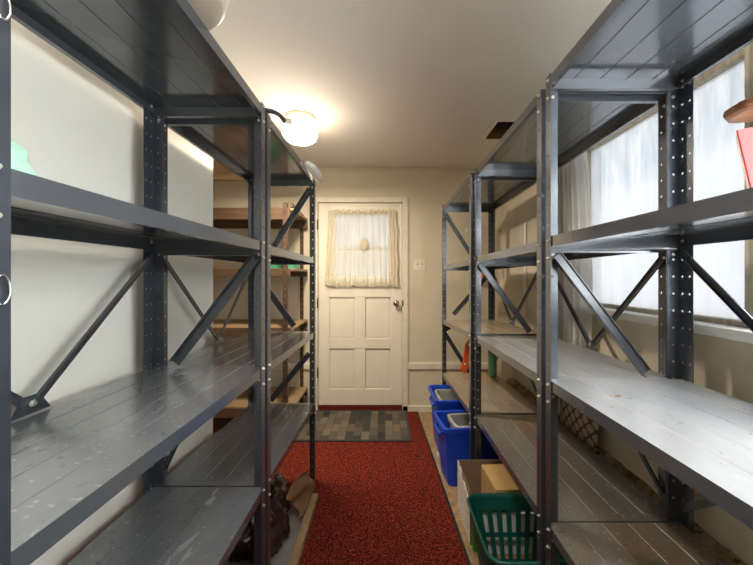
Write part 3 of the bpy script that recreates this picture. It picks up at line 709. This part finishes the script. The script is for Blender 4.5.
# dark duffel in the shade behind the box
def blob(name, c, r, mat, seed, amp=.25, sub=5, freq=3.0, parent=None, flat=0.0, ridge=True):
    bm = bmesh.new(); bmesh.ops.create_icosphere(bm, subdivisions=sub, radius=1)
    for v_ in bm.verts:
        n_ = v_.co.normalized(); q = V((n_.x*freq+seed, n_.y*freq*1.0, n_.z*freq))
        d_ = noise.ridged_multi_fractal(q, .9, 2.1, 5, 1, 2)*.5-.5 if ridge else noise.fractal(q, 1, 2, 4)
        d2 = noise.noise(q*.5)
        k = 1+amp*d_*.8+amp*d2*.8
        p = V((n_.x*r[0], n_.y*r[1], n_.z*r[2]))*k
        if p.z < -r[2]*(1-flat): p.z = -r[2]*(1-flat)
        v_.co = p
    zmin = min(v_.co.z for v_ in bm.verts)
    for v_ in bm.verts: v_.co.z -= zmin
    me = bpy.data.meshes.new(name); bm.to_mesh(me); bm.free(); me.materials.append(mat)
    for p in me.polygons: p.use_smooth = True
    return link(name, me, parent, loc=c)
# ------------------------------------------------------------------ bags and tray under the left row
tr = thing('shallow_tray', 'grey board tray with raw wood edging under the left shelves', 'tray', (-.64, 1.78, .0125))
m = MB(); m.box(-.19, .19, -.345, .28, .001, .012); m.build('tray_base', M['tray'], tr)
m = MB(); m.box(.191, .232, -.345, .32, .001, .035); m.box(-.232, -.191, -.345, .32, .001, .035); m.box(-.191, .191, .281, .32, .001, .035); m.build('tray_edging', M['raw'], tr, bevel=.003)
o = blob('garbage_bag', (-.655, 1.76, .0255), (.15, .20, .16), M['bag'], 3.1, .38, 5, 2.6, flat=.25); tag(o, 'crumpled dark brown plastic bag farther back on the tray', 'bag')
o = blob('garbage_bag', (-.69, 1.13, .0128), (.14, .16, .17), M['bag'], 8.4, .42, 5, 2.8, flat=.25); tag(o, 'crumpled dark brown plastic bag on the carpet nearer than the tray', 'bag')
m = MB(); vs = []
for j in range(13):
    for i in range(9):
        u, v = i/8, j/12
        p = V((-.47+.045*u, 1.86+.20*u+.03*math.sin(v*4), .06+.16*v))
        p.x += -.05*v+.012*math.sin(v*9+u*5); p.z += .03*u*math.sin(u*3); p.y -= .06*v*(1-u)
        vs.append(p)
m.add(vs, [(j*9+i, j*9+i+1, (j+1)*9+i+1, (j+1)*9+i) for j in range(12) for i in range(8)])
o = m.build('kraft_paper', M['kraft'], solid=.003); tag(o, 'folded tan kraft paper flap leaning on the brown bag', 'paper')

# ------------------------------------------------------------------ things on the shelves
m = MB(); vs = []; nn = 24
o = blob('mint_cloth', (-.79, .645, 1.516), (.09, .085, .085), M['mint'], 5.5, .25, 3, 1.3, flat=.2, ridge=False)
for p in o.data.polygons: p.use_smooth = False
tag(o, 'crumpled mint green cloth bundle on the left second shelf', 'cloth')
# bowl overhanging the top shelf
o = MB(); o.lathe([(.001, .0), (.125, .0), (.135, .012), (.15, .08), (.158, .16), (.155, .165), (.146, .16), (.138, .09), (.12, .02), (.001, .014)], n=40, caps=False)
o = o.build('cream_bowl', M['cream'], smooth=True); o.location = (-.52, .80, 2.0365); tag(o, 'cream round bowl overhanging the edge of the left top shelf', 'bowl')
st = thing('clip_strap', 'short black strap with beige clip on the left top shelf edge', 'strap', (-.455, 1.42, 2.031))
m = MB(); m.tube([(-.03, -.05, .014), (-.004, -.02, .022), (.002, .03, .035), (-.002, .07, .048), (.006, .11, .040)], .010); m.build('strap_band', M['black'], st, smooth=True)
m = MB(); m.obox((.004, .105, .042), (.036, .115, .042), V((0, 1, 0)), V((0, 0, 1)), (-.006, .006), (-.013, .013)); m.build('clip', M['cream'], st, bevel=.003)
m = MB(); m.tube([(-.455, 2.02, 2.045), (-.448, 2.12, 2.052), (-.44, 2.22, 2.045), (-.433, 2.30, 2.022)], [.014, .022, .024, .016], 12); o = m.build('white_roll', M['white'], smooth=True); tag(o, 'small white rolled cloth at the far corner of the left top shelf', 'roll')
# S-hooks on the near left post
for (z, lab, yk) in ((Z(290, .41), 'thin steel wire hook halfway up the near left post', .425), (Z(2, .41), 'thin steel wire hook at the top of the near left post', .425)):
    pts = []
    for k in range(15):
        a = math.radians(120-k*17); pts.append((-.4655+.003, yk-.012+.010*math.cos(a)*.9, z+.018*math.sin(a)))
    m = MB(); m.tube(pts, .0014, 8); o = m.build('wire_hook', M['steel'], smooth=True); tag(o, lab, 'hook')
# red cover
rd = thing('red_folder', 'red folder standing on the second shelf of the near right unit', 'folder', (.868, .77, 1.5155))
m = MB(); m.add([(-.030, 0, 0.001), (.14, 0, .001), (.12, .03, .235), (-.045, .03, .205)], [(0, 1, 2, 3)]); m.build('cover', M['red'], rd, solid=.004)
m = MB(); m.add([(-.026, .008, 0.001), (.138, .008, .001), (.118, .037, .228), (-.040, .037, .198)], [(0, 1, 2, 3)]); m.build('pages', M['paper'], rd, solid=.006)
# wooden scalloped plate on the window post
m = MB(); n_ = 64; rings = []
for r_, z_ in ((.2, .0), (.8, .0), (.95, .005), (1, .014), (.97, .024), (.85, .031), (.2, .034)):
    rings.append([(r_*(.07+.007*abs(math.cos(4*2*math.pi*k/n_/1)))*math.cos(2*math.pi*k/n_), r_*(.07+.007*abs(math.cos(4*2*math.pi*k/n_)))*math.sin(2*math.pi*k/n_), z_) for k in range(n_)])
loft(m, rings, True, True); o = m.build('wooden_plate', M['brown']); 
o.location = (1.06, .965, 1.838); o.rotation_euler = (0, 0, .2)
tag(o, 'brown carved wooden plate fixed to the window post', 'plate')
# orange tool
ot = thing('hand_tool', 'orange flat hand tool leaning at the far end of the right row', 'tool', (.712, 3.0, .5248))
m = MB(); pr = [(-.055, .03), (-.01, .0), (.022, .06), (.03, .2), (.05, .30), (.03, .31), (-.005, .25), (-.028, .10)]
m.add([(x, 0, z+.001) for x, z in pr]+[(x, .018, z+.001) for x, z in pr], [tuple(range(8)), tuple(range(15, 7, -1))]+[(k, (k+1) % 8, 8+(k+1) % 8, 8+k) for k in range(8)]); m.build('tool_body', M['orange'], ot, bevel=.003)
m = MB(); m.lathe([(.009, -.003), (.009, 0)], (-.012, 0, .085), 16, 'y'); m.build('rivet', M['white'], ot)
m = MB(); m.obox((.0, .01, .005), (.06, .01, .20), V((0, 1, 0)), V((1, 0, 0)), (-.002, .002), (.006, .024)); m.build('blade', M['black'], ot)
gb = thing('green_bottle', 'pale green bottle beside the back post of the far right unit', 'bottle', (.912, 2.90, .5248))
m = MB(); m.lathe([(.030, .001), (.034, .02), (.034, .15), (.028, .19), (.013, .215), (.013, .24)], n=24); m.build('bottle_body', M['tealg'], gb, smooth=True)
m = MB(); m.lathe([(.015, .24), (.015, .265)], n=20); m.build('cap', M['black'], gb)
# brush hanging on the back wall
br = thing('hand_brush', 'small red and cream brush hanging on the back wall', 'brush', (X(482.5), YW-.001, Z(281)))
m = MB(); m.tube([(0, -.012, .07), (-.004, -.014, .0), (-.012, -.014, -.05)], [.008, .014, .012], 10); m.build('handle', M['orange'], br, smooth=True)
m = MB(); m.obox((.03, -.012, .05), (.012, -.012, -.05), V((1, 0, 0)), V((0, 1, 0)), (-.012, .012), (-.010, .010)); m.build('bristles', M['cream'], br)
# patterned cushion on the ledge
bm = bmesh.new(); bmesh.ops.create_grid(bm, x_segments=20, y_segments=20, size=1)
cu = MB(); ng = 20
for sd in (-1, 1):
    vs = []
    for j in range(ng+1):
        for i in range(ng+1):
            u, v = i/ng*2-1, j/ng*2-1
            th = .024*max(0, (1-u**4))*max(0, (1-v**4))
            vs.append((sd*th, u*.19*(1-.05*v*v), .165+v*.165*(1-.05*u*u)))
    cu.add(vs, [(j*(ng+1)+i, j*(ng+1)+i+1, (j+1)*(ng+1)+i+1, (j+1)*(ng+1)+i) for j in range(ng) for i in range(ng)])
bm.free()
o = cu.build('patterned_cushion', M['trellis'], smooth=True); o.location = (1.062, 1.90, .487); o.rotation_euler = (0, math.radians(3), 0); tag(o, 'brown and beige trellis patterned cushion standing on the wall ledge', 'cushion')
# scraps
for (x, y, z, s_, mat, lab) in ((.80, 1.245+.0, 1.0, .02, 'orange', None),):
    pass
def scrap(x, y, z, s_, mat, lab):
    m = MB(); vs = []
    k = 7
    for q in range(k):
        a = 2*math.pi*q/k; rr = s_*random.uniform(.6, 1); vs.append((rr*math.cos(a)*1.5, rr*math.sin(a), .0005+.15*s_*math.sin(a*1.5)**2))
    m.add(vs, [tuple(range(k))]); o = m.build('debris_chip', M[mat], solid=.001); o.location = (x, y, z); tag(o, lab, 'debris')
scrap(X(604, 1.06), 1.06*.94, 1.0305, .009, 'raw', 'tiny tan chip lying on the white dusty shelf')
scrap(.69, 2.86, .5255, .03, 'raw', 'tan scrap near the orange tool on the bottom right shelf')
scrap(.90, 2.80, .5255, .03, 'raw', 'tan scrap near the green bottle on the bottom right shelf')
